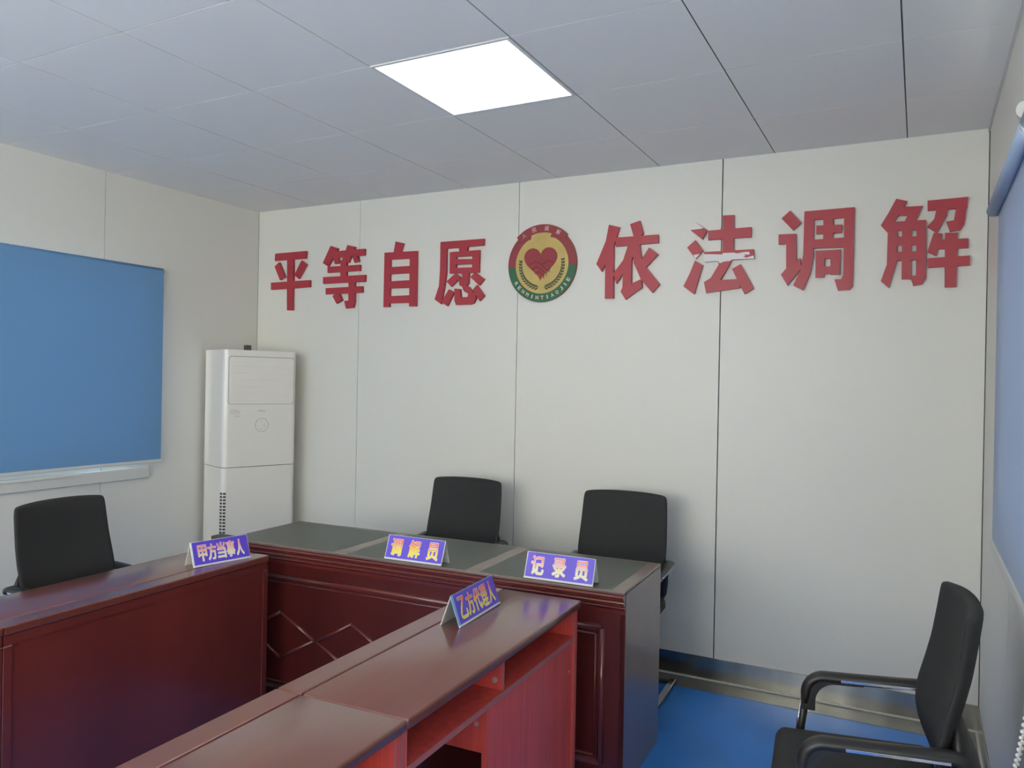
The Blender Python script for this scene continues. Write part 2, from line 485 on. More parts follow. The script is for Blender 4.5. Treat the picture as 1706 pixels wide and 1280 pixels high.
# ------------------------------------------------------------------ slogan on the back wall
STROKES = {
'ping':[[(0.2201,2.4242),(0.5078,2.4261),(0.5033,2.3736),(0.3905,2.3734),(0.3941,2.2223),(0.5449,2.2239),(0.5439,2.1758),(0.3916,2.1725),(0.3924,2.0192),(0.3406,2.0206),(0.337,2.1718),(0.186,2.1704),(0.1848,2.2202),(0.3373,2.222),(0.3337,2.3739),(0.2176,2.3736)],[(0.2593,2.3612),(0.318,2.2547),(0.2699,2.2356),(0.217,2.3326)],[(0.466,2.3625),(0.5136,2.3335),(0.4435,2.2367),(0.4027,2.2646)]],
'deng':[[(0.7228,2.4474),(0.7888,2.4259),(0.7052,2.3081),(0.6578,2.3339)],[(0.7618,2.4061),(0.8438,2.4091),(0.8482,2.3635),(0.749,2.3639)],[(0.7453,2.3749),(0.7899,2.3776),(0.8048,2.3259),(0.7624,2.3228)],[(0.8687,2.4432),(0.9343,2.4273),(0.8796,2.3245),(0.8249,2.3435)],[(0.9179,2.4098),(1.0142,2.409),(1.0119,2.3656),(0.9055,2.3655)],[(0.9088,2.3706),(0.9522,2.3733),(0.9698,2.3274),(0.93,2.3228)],[(0.7004,2.3062),(0.977,2.306),(0.9759,2.2654),(0.7014,2.2651)],[(0.8112,2.3443),(0.8622,2.3467),(0.8649,2.2294),(0.8138,2.2318)],[(0.6629,2.2377),(1.0215,2.2369),(1.0192,2.1918),(0.6639,2.1926)],[(0.6877,2.1619),(1.0001,2.1627),(0.9991,2.1206),(0.6887,2.1196)],[(0.8838,2.1993),(0.9362,2.197),(0.938,2.062),(0.9268,2.0226),(0.8663,2.019),(0.8503,2.069),(0.8854,2.0717)],[(0.8097,2.1169),(0.8311,2.0761),(0.7837,2.0535),(0.7495,2.1056),(0.7684,2.1211)]],
'zi':[[(1.2618,2.4407),(1.3247,2.4252),(1.3042,2.3652),(1.2476,2.3686)],[(1.1758,2.373),(1.2241,2.3737),(1.2219,2.0196),(1.1748,2.0194)],[(1.3755,2.3685),(1.4306,2.3692),(1.4311,2.0187),(1.3771,2.0187)],[(1.1758,2.373),(1.4306,2.3692),(1.4286,2.3222),(1.1755,2.3264)],[(1.2085,2.2776),(1.396,2.2769),(1.397,2.2312),(1.2095,2.2321)],[(1.2106,2.1846),(1.398,2.1855),(1.399,2.1378),(1.2116,2.1401)],[(1.2064,2.0887),(1.4001,2.0901),(1.4012,2.0414),(1.2074,2.0432)]],
'yuan':[[(1.6066,2.414),(1.9185,2.4133),(1.9166,2.3729),(1.6046,2.3694)],[(1.6066,2.414),(1.6519,2.411),(1.652,2.2178),(1.642,2.139),(1.618,2.0257),(1.57,2.0571),(1.6007,2.1407),(1.6062,2.24)],[(1.7412,2.3804),(1.8069,2.3786),(1.7993,2.3376),(1.745,2.3385)],[(1.6766,2.3451),(1.7247,2.3471),(1.7218,2.2145),(1.6783,2.2141)],[(1.8388,2.3449),(1.8893,2.3467),(1.8865,2.2161),(1.8388,2.2136)],[(1.6766,2.3451),(1.8893,2.3467),(1.8872,2.3129),(1.6773,2.3154)],[(1.6939,2.3006),(1.8652,2.2938),(1.8659,2.2632),(1.6946,2.2676)],[(1.6776,2.2472),(1.8887,2.2426),(1.8866,2.2103),(1.6783,2.2126)],[(1.7676,2.222),(1.816,2.2196),(1.8148,2.1466),(1.7953,2.1279),(1.7523,2.1345),(1.7427,2.1791),(1.7713,2.1827)],[(1.7189,2.2121),(1.7569,2.1882),(1.6917,2.1311),(1.656,2.1657)],[(1.8586,2.2102),(1.9265,2.1684),(1.8911,2.1312),(1.8281,2.1849)],[(1.6746,2.1154),(1.7128,2.0967),(1.6652,2.0119),(1.6207,2.0381)],[(1.7152,2.1188),(1.7556,2.1147),(1.7624,2.063),(1.8109,2.0638),(1.8188,2.0928),(1.8668,2.0862),(1.8704,2.0521),(1.8541,2.0235),(1.8317,2.0169),(1.7289,2.0175),(1.7168,2.0424)],[(1.7922,2.1377),(1.8209,2.1244),(1.8499,2.0916),(1.8219,2.0805),(1.7845,2.099),(1.7666,2.1339)],[(1.8742,2.1344),(1.9286,2.067),(1.8959,2.0367),(1.8467,2.1063)]],
'yi':[[(2.7204,2.4361),(2.7828,2.4178),(2.7509,2.3135),(2.6818,2.1761),(2.6493,2.2204),(2.7035,2.346)],[(2.7021,2.2577),(2.7509,2.3135),(2.7536,2.023),(2.7037,2.0247)],[(2.8437,2.4294),(2.8995,2.4441),(2.9201,2.3717),(2.8995,2.3558),(2.8663,2.3582)],[(2.7592,2.361),(3.0033,2.3611),(3.0053,2.3153),(2.7633,2.3115)],[(2.8338,2.3139),(2.8914,2.3102),(2.8596,2.2369),(2.7705,2.1044),(2.7508,2.161),(2.8079,2.234)],[(2.808,2.2282),(2.8564,2.2487),(2.8563,2.1008),(2.9131,2.1243),(2.9188,2.078),(2.8245,2.0148),(2.7961,2.0595),(2.806,2.0825),(2.8067,2.1408)],[(2.8613,2.3064),(2.8662,2.364),(2.8994,2.3616),(2.9003,2.3154),(2.9139,2.2338),(2.9387,2.1864),(3.0173,2.0911),(2.977,2.047),(2.9132,2.1186),(2.8692,2.2132)],[(2.9544,2.2935),(3.0053,2.2543),(2.9387,2.1864),(2.911,2.2282)]],
'fa':[[(3.2059,2.4113),(3.2681,2.366),(3.244,2.3178),(3.1814,2.3696)],[(3.2061,2.3159),(3.2479,2.2592),(3.2097,2.217),(3.1634,2.2801)],[(3.207,2.2087),(3.2478,2.1815),(3.2048,2.0302),(3.1475,2.0744),(3.1802,2.1403)],[(3.2737,2.3617),(3.4944,2.3643),(3.4938,2.3131),(3.2746,2.3129)],[(3.3489,2.4352),(3.4056,2.4332),(3.4064,2.2494),(3.3498,2.2474)],[(3.2536,2.2505),(3.507,2.2501),(3.5106,2.2025),(3.2574,2.1987)],[(3.3289,2.1992),(3.3966,2.1981),(3.3837,2.1688),(3.3417,2.0995),(3.4359,2.1008),(3.4448,2.0542),(3.2689,2.0352),(3.2567,2.0922),(3.2922,2.1128),(3.332,2.1797)],[(3.4002,2.1542),(3.4425,2.1765),(3.5119,2.0489),(3.4655,2.0225)]],
'fa_white':[[(3.2059,2.4113),(3.2496,2.3768),(3.2318,2.3737),(3.1825,2.3718)],[(3.198,2.2383),(3.2332,2.2418),(3.2097,2.217)],[(3.2539,2.2394),(3.3501,2.232),(3.3527,2.239),(3.4093,2.2383),(3.4254,2.233),(3.4625,2.2378),(3.4863,2.2379),(3.4892,2.2226),(3.4601,2.2255),(3.4682,2.2185),(3.455,2.2138),(3.4737,2.2084),(3.5092,2.2171),(3.5106,2.202),(3.3992,2.2023),(3.3913,2.1957),(3.3616,2.1946),(3.3373,2.1866),(3.3289,2.1992),(3.2574,2.1987)]],
'diao':[[(3.6819,2.4324),(3.7358,2.3667),(3.6976,2.3318),(3.6408,2.3965)],[(3.6282,2.3165),(3.7129,2.3142),(3.7154,2.179),(3.7331,2.1906),(3.7412,2.1398),(3.6755,2.0575),(3.643,2.113),(3.6679,2.1435),(3.6656,2.2675),(3.6291,2.2667)],[(3.7496,2.4222),(3.7951,2.4215),(3.7951,2.1933),(3.7819,2.1126),(3.7491,2.0312),(3.7027,2.0564),(3.7371,2.1337),(3.7476,2.2086)],[(3.7496,2.4222),(3.9786,2.4235),(3.9784,2.3752),(3.7505,2.3769)],[(3.9323,2.4239),(3.9786,2.4235),(3.9759,2.0421),(3.9622,2.0255),(3.91,2.0232),(3.8941,2.0776),(3.9244,2.0781),(3.9325,2.0992)],[(3.8383,2.3898),(3.8845,2.386),(3.8826,2.2686),(3.8387,2.2716)],[(3.807,2.3474),(3.9224,2.3441),(3.922,2.3041),(3.8066,2.305)],[(3.7848,2.2784),(3.9406,2.28),(3.9386,2.2329),(3.7855,2.2364)],[(3.8063,2.2226),(3.8471,2.2226),(3.8466,2.0921),(3.8058,2.0915)],[(3.8731,2.2228),(3.9189,2.223),(3.9183,2.0999),(3.8741,2.102)],[(3.8063,2.2226),(3.9189,2.223),(3.9186,2.18),(3.8071,2.1814)],[(3.806,2.1427),(3.9181,2.143),(3.9176,2.1061),(3.8463,2.1064),(3.8067,2.1052)]],
'jie':[[(4.1581,2.4472),(4.2053,2.4321),(4.1909,2.4054),(4.1232,2.2913),(4.0943,2.3266),(4.1269,2.3841)],[(4.1802,2.4064),(4.2699,2.4044),(4.2424,2.3359),(4.1948,2.3367),(4.2076,2.3642),(4.1703,2.3655)],[(4.1466,2.3393),(4.2841,2.3378),(4.2849,2.2913),(4.1447,2.2975)],[(4.1252,2.3302),(4.1656,2.327),(4.1661,2.1478),(4.1333,2.0279),(4.099,2.0612),(4.1232,2.1382)],[(4.245,2.3327),(4.2852,2.3354),(4.2888,2.0705),(4.2737,2.0388),(4.2372,2.0326),(4.2232,2.0795),(4.2468,2.0813)],[(4.1843,2.3256),(4.2242,2.3225),(4.2261,2.0645),(4.1873,2.0662)],[(4.1559,2.268),(4.2776,2.2624),(4.2783,2.2229),(4.1567,2.2261)],[(4.1572,2.1962),(4.2789,2.1917),(4.2795,2.1545),(4.1579,2.1543)],[(4.2893,2.4262),(4.4518,2.4286),(4.4487,2.3799),(4.2901,2.3803)],[(4.3295,2.402),(4.373,2.3982),(4.3687,2.352),(4.3292,2.2734),(4.2899,2.3056),(4.3177,2.3387)],[(4.4082,2.4066),(4.4504,2.4258),(4.439,2.3058),(4.4254,2.2809),(4.3827,2.2765),(4.3666,2.3231),(4.397,2.3265)],[(4.3163,2.2743),(4.3523,2.2688),(4.3284,2.1681),(4.2919,2.1879)],[(4.3246,2.2415),(4.4561,2.24),(4.4568,2.1963),(4.3202,2.1979)],[(4.3625,2.271),(4.4131,2.2696),(4.4123,2.0214),(4.3653,2.0216)],[(4.294,2.1584),(4.4634,2.1613),(4.4642,2.117),(4.2948,2.1143)]],
}
def wall_character(key, label):
    pts = [p for st in STROKES[key] for p in st]
    cx = sum(p[0] for p in pts)/len(pts); cz = min(p[1] for p in pts)
    b = MB()
    n = len(STROKES[key])
    for k, st in enumerate(STROKES[key]):       # each stroke a hair thicker than the last
        b.prism([(p[0]-cx, p[1]-cz) for p in st], 'y', -.002, -.0200-.00012*k)
    if key == 'fa':
        t = thing('wall_character', label, 'wall lettering', (cx, 0, cz), 0, 'red slogan characters on the back wall')
        b.obj('red_face', M['red'], t)
        for k, st in enumerate(STROKES['fa_white']):
            wb = MB()
            wb.prism([(p[0]-cx, p[1]-cz) for p in st], 'y', -.015, -.0222)
            o = wb.obj('peeled_patch', M['foam'], t)
            o['label'] = ('white tip bared on the top dot', 'small white corner on the second dot', 'long ragged white strip bared on the lower crossbar')[k]
    else:
        o = b.obj('wall_character', M['red'], None, (cx, 0, cz))
        tag(o, label, 'wall lettering', 'red slogan characters on the back wall')
wall_character('ping', 'red raised wall character 平, first of the slogan, above the air conditioner')
wall_character('deng', 'red raised wall character 等, crossed by the panel seam at its right side')
wall_character('zi', 'red raised wall character 自, tall box shape with three openings')
wall_character('yuan', 'red raised wall character 愿, directly left of the round emblem')
wall_character('yi', 'red raised wall character 依, directly right of the round emblem')
wall_character('fa', 'red raised wall character 法 with its film peeled to white across the middle')
wall_character('diao', 'red raised wall character 调, second from the right end of the slogan')
wall_character('jie', 'red raised wall character 解, last of the slogan, beside the right wall')

# round emblem between the two halves of the slogan
EC = (2.3065, 2.2375)
em = thing('round_emblem', 'round red, green and yellow emblem with a heart between the red characters', 'emblem', (EC[0], 0, EC[1]))
def arc(r, a0, a1, n=40):
    return [(r*math.cos(math.radians(a0+(a1-a0)*k/n)), r*math.sin(math.radians(a0+(a1-a0)*k/n))) for k in range(n+1)]
b = MB(); b.prism(arc(.2205, 0, 360, 71)[:-1], 'y', -.001, -.012)
b.obj('backing_disc', M['ered'], em)
a = math.degrees(math.asin(.013/.2205))
def ring(r0, r1, a0, a1, y0, y1, n=48):
    b = MB()
    o, i = arc(r1, a0, a1, n), arc(r0, a0, a1, n)
    for k in range(n):
        b.prism([i[k], o[k], o[k+1], i[k+1]], 'y', y0, y1)
    bmesh.ops.remove_doubles(b.bm, verts=b.bm.verts[:], dist=1e-6)
    return b
ring(.166, .2200, -a, 180+a, -.011, -.0145).obj('red_ring', M['ered'], em)
ring(.166, .2200, 180+a, 360-a, -.011, -.0145).obj('green_ring', M['egreen'], em)
b = MB(); b.prism(arc(.170, 0, 360, 71)[:-1], 'y', -.011, -.0152)
b.prism([(-.072, .150), (.058, .152), (.062, .186), (-.070, .184)], 'y', -.011, -.0153)
b.obj('yellow_disc', M['eyellow'], em)
bn = MB()
o, i = arc(.233, 135, 45, 30), arc(.186, 112, 70, 30)
for k in range(30):
    bn.prism([i[k], o[k], o[k+1], i[k+1]], 'y', -.013, -.0185)
bn.prism([(-.1648, .1648), (-.0697, .1725), (-.074, .149), (-.163, .128), (-.150, .149)], 'y', -.013, -.0184)
bn.prism([(.1648, .1648), (.0636, .1748), (.054, .156), (.163, .128), (.150, .146)], 'y', -.013, -.0183)
bn.obj('banner', M['ered'], em)
hp = []
for k in range(64):
    q = 2*PI*k/64
    hx = 16*math.sin(q)**3
    hz = 13*math.cos(q)-5*math.cos(2*q)-2*math.cos(3*q)-math.cos(4*q)
    hp.append((-.006+hx*.0066, .002+(hz+2.3)*.0066))
b = MB(); b.prism(hp, 'y', -.014, -.0205)
ho = b.obj('heart', M['eheart'], em)
hl = MB()                                       # clasped hands drawn in darker lines on the heart
for pl in ([(-.075, .000), (-.045, .018), (-.010, .005), (.020, -.022), (.045, -.045)],
           [(-.060, -.030), (-.030, -.012), (.000, -.030), (.022, -.052)],
           [(-.040, -.055), (-.015, -.042), (.006, -.060), (.016, -.072)],
           [(.072, .010), (.040, .020), (.012, .000)],
           [(.060, -.025), (.048, -.038), (.056, -.048)], [(.040, -.048), (.030, -.058), (.038, -.068)], [(.020, -.066), (.012, -.076), (.018, -.084)]):
    hl.sweep([(p[0], -.0205, p[1]) for p in pl], .0022, .0010, 6, up=(0, 0, 1))
hl.obj('hand_outline', M['eline'], ho)
for sgn in (-1, 1):                             # two ears of grain
    lf = MB()
    for k in range(13):
        q = math.radians(270 + sgn*(8 + 88*k/12))
        r = .137
        c = Vector((r*math.cos(q), 0, r*math.sin(q)))
        tg = q + sgn*PI/2
        for d, L in ((.55, .031), (-.55, .031)):
            an = tg + d
            u = Vector((math.cos(an), 0, math.sin(an))); nrm = Vector((-u.z, 0, u.x))
            p0, p3 = c, c + u*L*(1-.35*k/12)
            mid = (p0+p3)/2
            lf.prism([(p0.x, p0.z), ((mid+nrm*.0054).x, (mid+nrm*.0054).z), (p3.x, p3.z), ((mid-nrm*.0054).x, (mid-nrm*.0054).z)], 'y', -.014, -.0168-.00005*k-(.00002 if d > 0 else 0))
    lf.obj('grain_ear', M['eleaf'], em)
for cch, ang in zip('人民调解', (124, 104, 82, 60)):
    q = math.radians(ang)
    tx = MB()
    add_glyph(tx, cch, .209*math.cos(q), .209*math.sin(q), .026, .028, -.0187, .001, disc(.0006, 4), q-PI/2)
    tx.obj('banner_character', M['etext2'], em)
word = 'RENMINTIAOJIE'
for k, cch in enumerate(word):
    ang = 213 + (331-213)*k/(len(word)-1)
    q = math.radians(ang)
    wd = .006 if cch == 'I' else .017
    tx = MB()
    add_glyph(tx, cch, .1945*math.cos(q), .1945*math.sin(q), wd, .021, -.0147, .001, disc(.0009, 4), q+PI/2)
    tx.obj('ring_letter', M['etext'], em)

# ------------------------------------------------------------------ floor-standing air conditioner in the corner
ac = thing('air_conditioner', 'tall white floor standing air conditioner in the back left corner', 'air conditioner', (.3130, -.3065, 0), math.radians(70))
# local: face looks along -y, width .50 along x, depth .31
W2, D2, HA = .250, .155, 1.722
def rrect(w, d, r, n=6):
    p = []
    for cx, cy, a0, rr in ((w-r, -d+r, 270, r), (w-.012, d-.012, 0, .012), (-w+.012, d-.012, 90, .012), (-w+r, -d+r, 180, r)):
        for k in range(n+1):
            q = math.radians(a0+90*k/n)
            p.append((cx+rr*math.cos(q), cy+rr*math.sin(q)))
    return p
b = MB(); b.prism(rrect(W2, D2, .035), 'z', .03, .966)
lo = b.obj('lower_housing', M['acwhite'], ac)
b = MB(); b.prism(rrect(W2+.001, D2+.001, .035), 'z', .970, HA)
up = b.obj('upper_housing', M['acwhite'], ac)
b = MB(); b.prism(rrect(W2-.006, D2-.006, .03), 'z', .0, .03); b.obj('plinth', M['acdark'], ac)
b = MB(); b.prism(rrect(W2-.006, D2-.006, .03), 'z', .964, .972); b.obj('shadow_gap', M['acdark'], ac)
fy = -D2-.001
b = MB()                                        # louvre panel: frame line, face and faint slats
def rr2(x0, x1, z0, z1, r, n=5):
    p = []
    for cx, cz, a0 in ((x1-r, z1-r, 0), (x0+r, z1-r, 90), (x0+r, z0+r, 180), (x1-r, z0+r, 270)):
        for k in range(n+1):
            q = math.radians(a0+90*k/n); p.append((cx+r*math.cos(q), cz+r*math.sin(q)))
    return p
b.prism(rr2(-.222, .226, 1.372, 1.682, .02), 'y', fy+.004, fy-.0015)
b.mi = 1
b.prism(rr2(-.218, .222, 1.375, 1.677, .018), 'y', fy+.004, fy-.0045)
for k in range(6):
    b.box(-.206, .210, fy-.0062, fy-.003, 1.398+.044*k, 1.398+.044*k+.036, .0012, 1)
b.obj('louvre_panel', [M['acline'], M['acwhite']], ac)
b = MB()
o, i = arc(.045, 0, 360, 40), arc(.0425, 0, 360, 40)
for k in range(40):
    b.prism([(i[k][0]+.005, i[k][1]+1.236), (o[k][0]+.005, o[k][1]+1.236), (o[k+1][0]+.005, o[k+1][1]+1.236), (i[k+1][0]+.005, i[k+1][1]+1.236)], 'y', fy+.003, fy-.001)
for p, q in (((-.006, 1.262), (.012, 1.266)), ((-.010, 1.212), (.012, 1.208)), ((.022, 1.222), (.022, 1.250))):
    b.sweep([(p[0], fy-.0008, p[1]), (q[0], fy-.0008, q[1])], .0009, .0009, 6, up=(0, 1, 0))
b.mi = 1
b.prism(arc(.0425, 0, 360, 40)[:-1], 'y', fy+.003, fy-.0004)
bmesh.ops.translate(b.bm, verts=list({v for f in b.bm.faces if f.material_index == 1 for v in f.verts}), vec=(.005, 0, 1.236))
b.obj('control_dial', [M['acline'], M['acwhite']], ac)
b = MB()                                        # small grey marks printed on the front
add_glyph(b, 'Haier', .004, 1.342-.012, .050, .011, fy-.0004, .001)
b.obj('logo', M['acline'], ac)
b = MB()
for p, q in (((-.205, 1.31), (-.200, 1.337)), ((-.200, 1.337), (-.186, 1.337)), ((-.186, 1.337), (-.191, 1.31)), ((-.180, 1.312), (-.172, 1.337)), ((-.172, 1.337), (-.166, 1.316)),
             ((-.160, 1.337), (-.152, 1.322)), ((-.140, 1.337), (-.158, 1.308)), ((-.178, 1.297), (-.140, 1.295))):
    b.sweep([(p[0], fy-.0003, p[1]), (q[0], fy-.0003, q[1])], .0011, .0006, 6, up=(0, 0, 1))
b.obj('front_print', M['acline'], ac)
b = MB()                                        # air intake: two columns of slots round the front left edge
for k in range(33):
    z = .145+.0206*k
    for an in (203, 240):
        q = math.radians(an)
        c = Vector((-W2+.035+.0352*math.cos(q), -D2+.035+.0352*math.sin(q), z))
        u = Vector((-math.sin(q), math.cos(q), 0)); nn = Vector((math.cos(q), math.sin(q), 0))
        pts = [c-u*.0085-nn*.004, c+u*.0085-nn*.004, c+u*.0085+nn*.0012, c-u*.0085+nn*.0012]
        b.prism([(p.x, p.y) for p in pts], 'z', z-.0066, z+.0066)
b.obj('intake_grille', M['acdark'], ac)

b = MB(); b.box(-.020, .020, -.016, .016, 0, .040, .003, 1)
tag(b.obj('black_block', M['acdark'], None, (.275, -.31, HA), math.radians(70)), 'small dark grey block standing on top of the white air conditioner', 'block')

# ------------------------------------------------------------------ main desk along the back wall
dk = thing('main_desk', 'long dark red lacquered desk with grey leather top along the back wall', 'desk', (2.3005, -1.110, 0), math.radians(2.24))
X0, X1, Y0, Y1, ZT = -.9975, .9975, -.270, .270, .770
b = MB(); b.box(X0, X1, Y0, Y1, ZT-.013, ZT-.0008, .003, 2)
top = b.obj('desk_top', M['band'], dk)
for lx0, lx1, nm in ((X0+.016, -.357, 0), (-.290, .312, 0), (.379, X1-.052, 0)):
    b = MB(); b.box(lx0, lx1, Y0+.016, Y1-.022, ZT-.004, ZT, .0006, 1)
    b.obj('leather_inlay', M['leather'], top)
b = MB()                                        # crown moulding under the front edge
def bead(yc, z0, z1, out, n=7):
    return [(yc - out*math.sin(PI*k/n), z0+(z1-z0)*k/n) for k in range(n+1)]
prof = [(Y0+.060, ZT-.0135), (Y0+.004, ZT-.0135)]
prof += bead(Y0+.005, ZT-.014, ZT-.033, .008) + [(Y0+.012, ZT-.034)] + bead(Y0+.013, ZT-.037, ZT-.057, .008) + [(Y0+.018, ZT-.058)] + bead(Y0+.019, ZT-.061, ZT-.072, .005) + [(Y0+.026, ZT-.078), (Y0+.029, ZT-.092), (Y0+.060, ZT-.092)]
b.prism(prof, 'x', X0+.002, X1-.002)
b.obj('crown_moulding', M['moulding'], dk)
b = MB(); b.box(X0+.002, X1-.002, Y0+.030, Y0+.048, .0, ZT-.0135)
fp = b.obj('front_panel', M['woodshade'], dk)
fyy = Y0+.030
b = MB()                                        # raised frame round the front panel
def bar(p, q, wdt, out, m):
    """mitred half-round bar lying on the front panel, from p to q in x-z"""
    p, q = Vector((p[0], 0, p[1])), Vector((q[0], 0, q[1]))
    d = (q-p).normalized(); n = Vector((-d.z, 0, d.x))
    m.sweep([(p.x, fyy, p.z), (q.x, fyy, q.z)], wdt, out, 10, up=n)
fr = [(-.93, .10), (.905, .10), (.905, .615), (-.93, .615)]
for k in range(4): bar(fr[k], fr[(k+1) % 4], .013, .012, b)
fr2 = [(-.905, .125), (.880, .125), (.880, .590), (-.905, .590)]
for k in range(4): bar(fr2[k], fr2[(k+1) % 4], .005, .007, b)
b.obj('panel_frame', M['moulding'], fp)
for k in range(4):                              # chain of raised diamonds
    cx = -.67+.405*k
    b = MB()
    ds = [(cx-.195, .345), (cx, .452), (cx+.195, .345), (cx, .238)]
    for j in range(4): bar(ds[j], ds[(j+1) % 4], .008, .009, b)
    b.obj('diamond_moulding', M['moulding'], fp)
for s in (0, 1):
    b = MB()
    xa = X1-.020 if s else X0
    b.box(xa, xa+.020, Y0+.030, Y1-.002, 0, ZT-.0135)
    b.obj('side_panel', M['side'], dk)
b = MB(); b.box(X0+.02, X1-.02, Y1-.30, Y1-.28, .30, ZT-.04); b.obj('inner_panel', M['wood'], dk)
b = MB(); b.box(X0-.105, X0-.001, Y0+.01, Y0+.075, 0, ZT-.003, .002, 1); b.obj('end_block', M['acdark'], dk)  # dark block beyond the left end, identity unknown

# ------------------------------------------------------------------ narrow strip tables
def strip_table(label, loc, rot, width, mirror, L=1.175, cub=True, cells=(0.02, .585, .695)):
    """local: +x runs from the far end towards the camera, modesty panel at y=0, sitter at y=+width (mirror flips)"""
    t = thing('strip_table', label, 'table', loc, rot, 'narrow red tables in the two side rows')
    H = .750
    my = -1 if mirror else 1
    def bx(m, x0, x1, y0, y1, z0, z1, bev=0.0, seg=2):
        ya, yb = sorted((y0*my, y1*my))
        return m.box(x0, x1, ya, yb, z0, z1, bev, seg)
    # top with a rounded working edge and the separate rail over the modesty panel
    m = MB()
    bx(m, .001, L-.001, .081, width, H-.028, H, .007, 3)
    tp = m.obj('table_top', M['woodtop'], t)
    m = MB(); bx(m, .001, L-.001, 0, .0785, H-.028, H, .004, 2)
    m.obj('top_rail', M['woodtop'], t)
    m = MB(); bx(m, .0, .024, .030, width-.020, 0, H-.028); bx(m, .001, .023, width-.0200, width-.0175, 0, H-.029)
    e = m.obj('end_panel', M['woodin'], t)
    m = MB(); bx(m, L-.024, L, .030, width-.020, 0, H-.028)
    m.obj('end_panel', M['woodin'], t)
    for xx in (.0, L-.024):                     # pink edge banding
        m = MB(); bx(m, xx+.0195, xx+.0235, width-.0205, width-.0170, .0, H-.030); bx(m, xx+.0005, xx+.0040, width-.0205, width-.0170, .0, H-.030)
        m.obj('edge_band', M['edge'], t)
    m = MB(); bx(m, .002, L-.002, .012, .030, .03, H-.028); bx(m, .002, L-.002, .006, .012, H-.062, H-.030)
    bx(m, .0, .030, .004, .012, .03, H-.064, .002, 1); bx(m, L-.030, L, .004, .012, .03, H-.064, .002, 1)
    m.obj('modesty_panel', M['wood'], t)
    m = MB(); bx(m, .024, L-.024, .031, width-.022, .604, .621); 
    m.obj('shelf', M['woodin'], t)
    m = MB(); bx(m, .026, L-.026, width-.0220, width-.0195, .604, .621)
    m.obj('shelf_edge', M['edge'], t)
    xd = .585
    m = MB(); bx(m, xd, xd+.016, .032, width-.026, .622, H-.029)
    d = m.obj('divider', M['woodin'], t)
    m = MB(); bx(m, xd+.012, xd+.0165, width-.0265, width-.0240, .622, H-.030); m.obj('edge_band', M['edge'], t)
    m = MB()
    yc = (width-.050)*my
    m.cyl((xd+.0155, yc, .650), (xd+.0195, yc, .650), .0085, 20); m.cyl((xd+.019, yc, .650), (xd+.0205, yc, .650), .0035, 12)
    sc = m.obj('cam_screw', M['screw'], d)
    xf = .695
    m = MB(); bx(m, .026, xf, width-.042, width-.026, .08, .603)
    dr = m.obj('cabinet_front', M['woodin'], t)
    m = MB(); m.cyl((.052, (width-.027)*my, .500), (.052, (width-.0245)*my, .500), .004, 12); m.obj('screw_cap', M['screw'], dr)
    m = MB(); bx(m, xf-.016, xf, .034, width-.043, .470, .603)
    cs = m.obj('cabinet_side', M['woodin'], t)
    m = MB(); m.cyl((xf-.001, (width-.060)*my, .552), (xf+.002, (width-.060)*my, .552), .007, 14); m.obj('screw_cap', M['screw'], cs)
    return t
RA = math.radians(-90+1.75)                      # right row: length runs towards the camera
ux, uy = math.cos(RA), math.sin(RA)
RO = (2.7860, -1.4650)                           # inner far corner of the first table
strip_table('red wooden table with open shelf in the right row, touching the main desk', (RO[0], RO[1], 0), RA, .400, False, 1.150)
strip_table('red wooden table in the right row nearest the camera, cut by the frame bottom', (RO[0]+ux*1.152, RO[1]+uy*1.152, 0), RA, .400, False, 1.150)
LA = math.radians(-90+2.5)
vx, vy = math.cos(LA), math.sin(LA)
LO = (1.697, -1.515)
strip_table('dark red table in the left row with plain front, touching the main desk', (LO[0], LO[1], 0), LA, .360, True, 1.172)
strip_table('dark red table at the left frame edge, next in the left row', (LO[0]+vx*1.174, LO[1]+vy*1.174, 0), LA, .360, True, 1.172)

